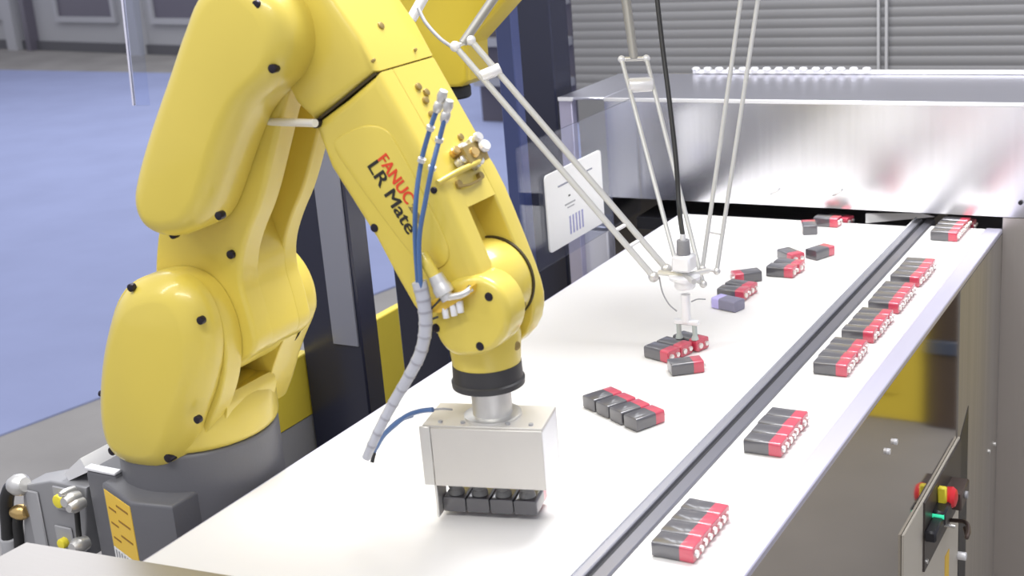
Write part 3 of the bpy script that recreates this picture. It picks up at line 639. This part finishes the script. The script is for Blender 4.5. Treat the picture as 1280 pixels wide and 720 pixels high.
# ------------------------------------------------------------------ yellow machine head behind and the delta robot
dl = thing('delta_robot', 'white-rodded delta robot hanging over the far part of the wide belt', 'robot', (-.72, 1.71, .92))
YM = mat('machine_yellow', (.72, .55, .045), .4, 0, .5, coat=.2)
hb = [(470, -60), (505, 0), (530, 60), (548, 100), (556, 106), (590, 104), (600, 96), (598, 52), (646, -2), (700, -60)]
hp = xz(hb, 2.03)
yh = thing('yellow_robot_body', 'yellow tapering robot body hanging behind the forearm at the top', 'robot', onY(570, 108, 2.05))
def chunk(p): return smooth_poly(p, 1)
bmx = slab(hp, 1.99, 2.07, .008, .012, 4)
mk('housing', bmx, YM, yh)
p = onY(571, 111, 2.05)
mk('collar', lathe((p.x + .003, 2.03, p.z - .012), (0, 0, 1), [(0, .030), (.003, .033), (.018, .033), (.021, .031)], 32), DARK, yh, label='black collar')
mk('mount_arm', box(hp[0][0], hp[-1][0], 2.01, 2.06, max(z for _, z in hp) - .02, 2.3, .01), YM, yh)
EEd = 1.915
def A(x, y, k=0): return atD(x, y, EEd + k)
e0 = onZ(859, 424, .9175); EEd = (e0 - CP).dot(FW)
# vertical shaft and tool
def ez(x, y): return onY(x, y, e0.y)
sx = ez(858, 400).x
zt_, zb_ = ez(858, 368).z, ez(858, 402).z
mk('shaft', lathe((sx, e0.y, zb_), (0, 0, 1), [(0, .0065), (zt_ - zb_, .0065)], 20), WHITE, dl)
pf = mk('platform', lathe((sx, e0.y, ez(858, 360).z), (0, 0, 1), [(0, .013), (.003, .015), (.012, .015), (.014, .022), (.018, .022), (.019, .016)], 24), WHITE, dl, label='small white moving platform')
mk('motor', box(sx - .014, sx + .014, e0.y - .014, e0.y + .014, ez(858, 338).z, ez(858, 318).z, .003), WHITE, pf)
mk('plug', cyl((sx, e0.y, ez(858, 318).z), (sx, e0.y, ez(858, 300).z), .010, .009, bev=.001), mat('grey_cap', (.25, .25, .26), .5), pf)
mk('cable_gland', cyl((sx, e0.y, ez(858, 300).z), (sx, e0.y, ez(858, 293).z), .004), WHITE, pf)
for q in ((-.03, 0), (.02, .02), (.02, -.022)):
    mk('bracket', tube([(sx, e0.y, ez(858, 345).z), (sx + q[0] * 1.3, e0.y + q[1] * 1.3, ez(858, 345).z + .002)], .004, 8), ALU, pf)
tl_ = mk('tool', box(sx - .018, sx + .018, e0.y - .004, e0.y + .004, zb_ - .004, zb_ + .003, .001), WHITE, dl, label='twin suction tool')
for s in (-.012, .012): mk('suction_cup', lathe((sx + s, e0.y, .9185), (0, 0, 1), [(0, .0055), (.004, .0045), (.006, .0035), (zb_ - .9185 - .004, .0035)], 16), mat('pale_cup', (.45, .5, .47), .5) if not bpy.data.materials.get('pale_cup') else bpy.data.materials['pale_cup'], tl_)
# arms: (elbow pixel pair, depth offset, platform pixel pair, shoulder pixel, offset)
LEV = mat('lever_grey', (.36, .35, .32), .4, .4)
def rod_arm(ea, eb, ke, pa_, pb_, kp, sh_, ks, r=.0032, up=.009, nm='rod'):
    E1, E2, P1, P2 = A(*ea, ke), A(*eb, ke), A(*pa_, kp), A(*pb_, kp)
    S0 = A(*sh_, ks); EM = (E1 + E2) / 2; S0 = EM + (S0 - EM) * ((1.625 - EM.z) / (S0.z - EM.z))
    ar = mk('upper_lever', tube([S0, EM], up, 14, r2=up * .75), LEV, dl)
    mk('elbow_bar', cyl(E1, E2, .0035, n=12), ALU, ar)
    for E_, P in ((E1, P1), (E2, P2)):
        ro = mk(nm, tube([E_, P], r, 10), mat('pale_rod', (.62, .62, .60), .35, .2) if not bpy.data.materials.get('pale_rod') else bpy.data.materials['pale_rod'], dl)
        mk('ball_joint', ball(E_, r * 1.7), WHITE, ro); mk('ball_joint', ball(P, r * 1.7), ALU, ro)
    mk('platform_bar', cyl(P1, P2, .0025, n=10), ALU, dl)
    return E1, E2, P1, P2
E1, E2, P1, P2 = rod_arm((569, 58), (588, 50), -.02, (817, 346), (833, 336), 0, (640, -35), -.02, r=.0046, up=.0085)
for t in (.13,):
    c1, c2 = E1.lerp(P1, t), E2.lerp(P2, t); mk('spring_link', cyl(c1, c2 + (c2 - c1) * .3, .0085, bev=.002), WHITE, dl)
for t in (.80, .87):
    c1, c2 = E1.lerp(P1, t), E2.lerp(P2, t); mk('spring_link', cyl(c1, c2, .003, n=10), WHITE, dl)
E1, E2, P1, P2 = rod_arm((777, 74), (808, 73), .12, (848, 340), (879, 355), .0, (779, -25), .12, r=.0034, up=.009)
c1, c2 = E1.lerp(P1, .13), E2.lerp(P2, .12); mk('spring_link', cyl(c1 + Vector((0, 0, 0)), c2, .011, bev=.003), WHITE, dl)
E1, E2, P1, P2 = rod_arm((927, -8), (948, -4), -.08, (878, 336), (896, 339), 0, (960, -70), -.1, r=.0032)
c1, c2 = E1.lerp(P1, .86), E2.lerp(P2, .86); mk('spring_link', cyl(c1, c2, .0018, n=10), ALU, dl)
mk('cable', tube([A(812, -90, .05), A(826, 40, .04), A(836, 120, .03), A(845, 200, .02), A(849, 260, .01), Vector((sx, e0.y, ez(858, 295).z))], .0036, 10), BLK, dl, label='black cable')
mk('cable', tube([A(824, 346), A(828, 365), A(836, 380), A(846, 389)], .0012, 6), GREY, dl)
mk('cable', tube([A(864, 377), A(872, 374), A(882, 374)], .001, 6), GREY, dl)
la, lb_ = A(545, -30, .05), A(514, 24, .05); mk('lever', tube([lb_ + (la - lb_) * ((1.625 - lb_.z) / (la.z - lb_.z)), lb_], .008, 12), WHITE, dl)
mk('cable', tube([A(523, 10, .03), A(532, 28, .02), A(550, 48, .0), A(567, 60, -.02)], .0028, 10), GREY, dl)
bz = 1.63
bc = A(740, -140, .05)
mk('mount_housing', slab(circle(bc.x + .1, bc.y - .02, .21, 40), 1.62, 1.68, .01, .01, 3, axis='z'), YM, dl)

# white sign on clear side guard
gs = thing('clear_guard', 'clear acrylic side guard carrying the white sign by the hood', 'guard panel', (-1.122, 2.2, .9))
mk('pane', box(-1.126, -1.122, 1.96, 2.44, .90, 1.13, .0005), ACR, gs)
SX = -1.1215
sg = thing('sign', 'white rounded placard with a barcode, fixed above the far left belt edge', 'sign', (SX, 2.15, .92))
q = [onX(679, 217, SX), onX(749, 190, SX), onX(750, 284, SX), onX(680, 316, SX)]
ys0, ys1, zs0, zs1 = q[0].y, q[1].y, (q[2].z + q[3].z) / 2, (q[0].z + q[1].z) / 2
rr = .008; rp = []
for cx_, cz_, a0 in ((ys1 - rr, zs1 - rr, 0), (ys0 + rr, zs1 - rr, 90), (ys0 + rr, zs0 + rr, 180), (ys1 - rr, zs0 + rr, 270)):
    rp += [(cx_ + rr * math.cos(math.radians(a0 + t)), cz_ + rr * math.sin(math.radians(a0 + t))) for t in (0, 30, 60, 90)]
mk('board', slab(rp, SX, SX + .003, 0, 0, axis='x'), PAPER, sg)
def sgb(f0, f1, g0, g1, m_, nm): mk(nm, box(SX + .003, SX + .0035, ys0 + (ys1 - ys0) * f0, ys0 + (ys1 - ys0) * f1, zs0 + (zs1 - zs0) * g0, zs0 + (zs1 - zs0) * g1), m_, sg)
for k in range(5): sgb(.36 + k * .055, .385 + k * .055, .10, .34, INKB, 'barcode_bar')
sgb(.3, .48, .50, .52, GREY, 'printed_line'); sgb(.34, .46, .455, .47, GREY, 'printed_line'); sgb(.37, .40, .60, .62, INK, 'printed_mark'); sgb(.52, .56, .60, .63, INK, 'printed_mark')
sgb(.2, .38, .78, .80, LAV, 'printed_line'); sgb(.62, .82, .80, .82, LAV, 'printed_line')
# clear guard panel left of the robot: its bright near edge shows
ge = thing('clear_guard', 'clear acrylic guard strip with a bright edge left of the robot elbow', 'guard panel', (-1.8, 2.0, 0))
def up_(a, b, k): A_, B_ = onY(*a, 2.1), onY(*b, 2.1); return B_ + (A_ - B_) * k
g1, g2 = up_((149, -20), (165.5, 132), 5), up_((151.5, -20), (167.5, 132), 5)
mk('edge_strip', quad_prism([g1, g2, onY(167.5, 132, 2.1), onY(165.5, 132, 2.1)], (0, .006, 0)), mat('edge_glint', (.72, .72, .85), .3), ge)
mk('pane', quad_prism([g2, up_((170, -20), (186, 132), 5), onY(186, 132, 2.1), onY(167.5, 132, 2.1)], (0, .004, 0)), ACR, ge)

# ------------------------------------------------------------------ batteries
L_, W_, H_ = .0455, .0262, .0175
def rprof(w, h, r=.003):
    pts = []
    for cx_, cz_, a0 in ((w / 2 - r, h - r, 0), (-w / 2 + r, h - r, 90), (-w / 2 + r, r, 180), (w / 2 - r, r, 270)):
        pts += [(cx_ + r * math.cos(math.radians(a0 + t)), cz_ + r * math.sin(math.radians(a0 + t))) for t in (0, 30, 60, 90)]
    return pts
def battery_proto(bodym, capm):
    t = thing('battery', None, 'battery')
    pr_ = rprof(W_, H_)
    cut = L_ * .18
    mk('body', slab(pr_, -L_ / 2, cut, .0012, 0, 3, axis='x'), bodym, t)
    mk('red_band' if capm is RED else 'end_band', slab(pr_, cut, L_ / 2, 0, .0012, 3, axis='x'), capm, t)
    for y, r in ((-.0065, .0042), (.0065, .0036)):
        mk('terminal', lathe((L_ / 2, y, H_ / 2), (1, 0, 0), [(0, r), (.0028, r), (.0032, r * .8)], 12 if r < .004 else 8), TERM, t)
    return t
used = []
pro = battery_proto(BATT, RED); pro_g = battery_proto(BATG, mat('lavender_end', (.5, .45, .8), .4))
def place(src, x, y, deg, label, group=None, z=.9, first=False, tilt=0):
    if src not in used: used.append(src); r = src
    else:
        r = src.copy(); COL.objects.link(r)
        for ch in list(src.children):
            c = ch.copy(); COL.objects.link(c); c.parent = r
    r.location = (x, y, z + .0002); r.rotation_euler = (0, tilt, math.radians(deg))
    r['label'] = label; r['category'] = 'battery'
    if group: r['group'] = group
    return r
ordn = ['nearest', 'second', 'third', 'farthest']
rows = [(1.1378, 'in the nearest row of four on the narrow belt'), (1.4069, 'in the second nearest row on the narrow belt'), (1.6758, 'in the third row from the near end of the narrow belt'), (1.8126, 'in the fourth row from the near end of the narrow belt'),
        (1.9466, 'in the fifth row from the near end of the narrow belt'), (2.0821, 'in the sixth row from the near end of the narrow belt'), (2.3507, 'in the last lit row before the hood')]
for k, (yy, ds_) in enumerate(rows):
    for j in range(4):
        place(pro, -.5325 + L_ / 2 + random.uniform(-.001, .001), yy + W_ / 2 + j * (W_ + .0006), random.uniform(-1.5, 1.5) - 1, '%s red-tipped black battery %s' % (ordn[j], ds_), 'batteries in rows of four on the narrow belt')
place(pro, -.506, 2.4795, 0, 'black battery just inside the dark hood opening on the narrow conveyor', 'batteries in rows of four on the narrow belt', .9 - .012)
dA = math.radians(62)
for k in range(4):
    place(pro, -.676 - k * .0292 * .883, 1.447 + k * .0292 * .469, 62 + (2, -1, 1, 0)[k], ('front right', 'third from left', 'second from left', 'leftmost')[k] + ' battery of the slanted four nearest the gripper on the wide belt', 'slanted four batteries on the wide belt')
for k, (x, y) in enumerate(((-.749, 1.673), (-.741, 1.6995), (-.727, 1.7265))):
    place(pro, x, y, -18 + (0, 2, 0)[k], ('front battery of the three under the delta robot tool', 'middle battery of the three under the delta robot tool', 'battery held by the suction tool of the delta robot')[k], 'three batteries at the delta robot tool', .9 if k < 2 else .9005)
place(pro, -.697, 1.634, 37, 'single battery lying crosswise right in front of the delta robot tool')
place(pro_g, -.738, 1.906, 163, 'grey battery with a lavender end beside the delta robot shaft')
place(pro, -.748, 1.957, -2, 'red-tipped battery directly behind the grey one with the lavender end', 'loose batteries behind the delta robot')
place(pro, -.746, 1.987, -10, 'black battery behind the red-tipped one, under the slanted far one', 'loose batteries behind the delta robot')
p = onZ(932, 352, .9); place(pro, p.x, p.y + .004, 218, 'slanted battery with its terminals toward the delta robot shaft', 'loose batteries behind the delta robot')
place(pro, -.714, 2.092, -1, 'front battery of the three heaped mid way to the hood', 'three heaped batteries mid belt')
place(pro, -.711, 2.121, -4, 'middle battery of the three heaped mid way to the hood', 'three heaped batteries mid belt')
p = onZ(988, 326, .9); place(pro, p.x, p.y + .002, -38, 'slanted rear battery of the three heaped mid way to the hood', 'three heaped batteries mid belt')
place(pro, -.686, 2.211, 65, 'lone black battery pointing to the hood on the far wide belt')
place(pro, -.752, 2.360, 112, 'dark battery seen end-on just before the hood')
place(pro, -.733, 2.410, -2, 'battery lying across the belt end just before the hood opening')
place(pro, -.725, 2.4615, -14, 'battery in shadow inside the hood opening of the wide conveyor', None, .889)
# batteries under the gripper
for i, u in enumerate(BU):
    p = Vector((nk.x, 1.165, 0)) + U_ * u + V_ * .012
    place(pro, p.x, p.y, 14 + 90, ('leftmost', 'second from left', 'second from right', 'rightmost')[i] + ' black battery held under the plate gripper', 'batteries held under the gripper', .907)
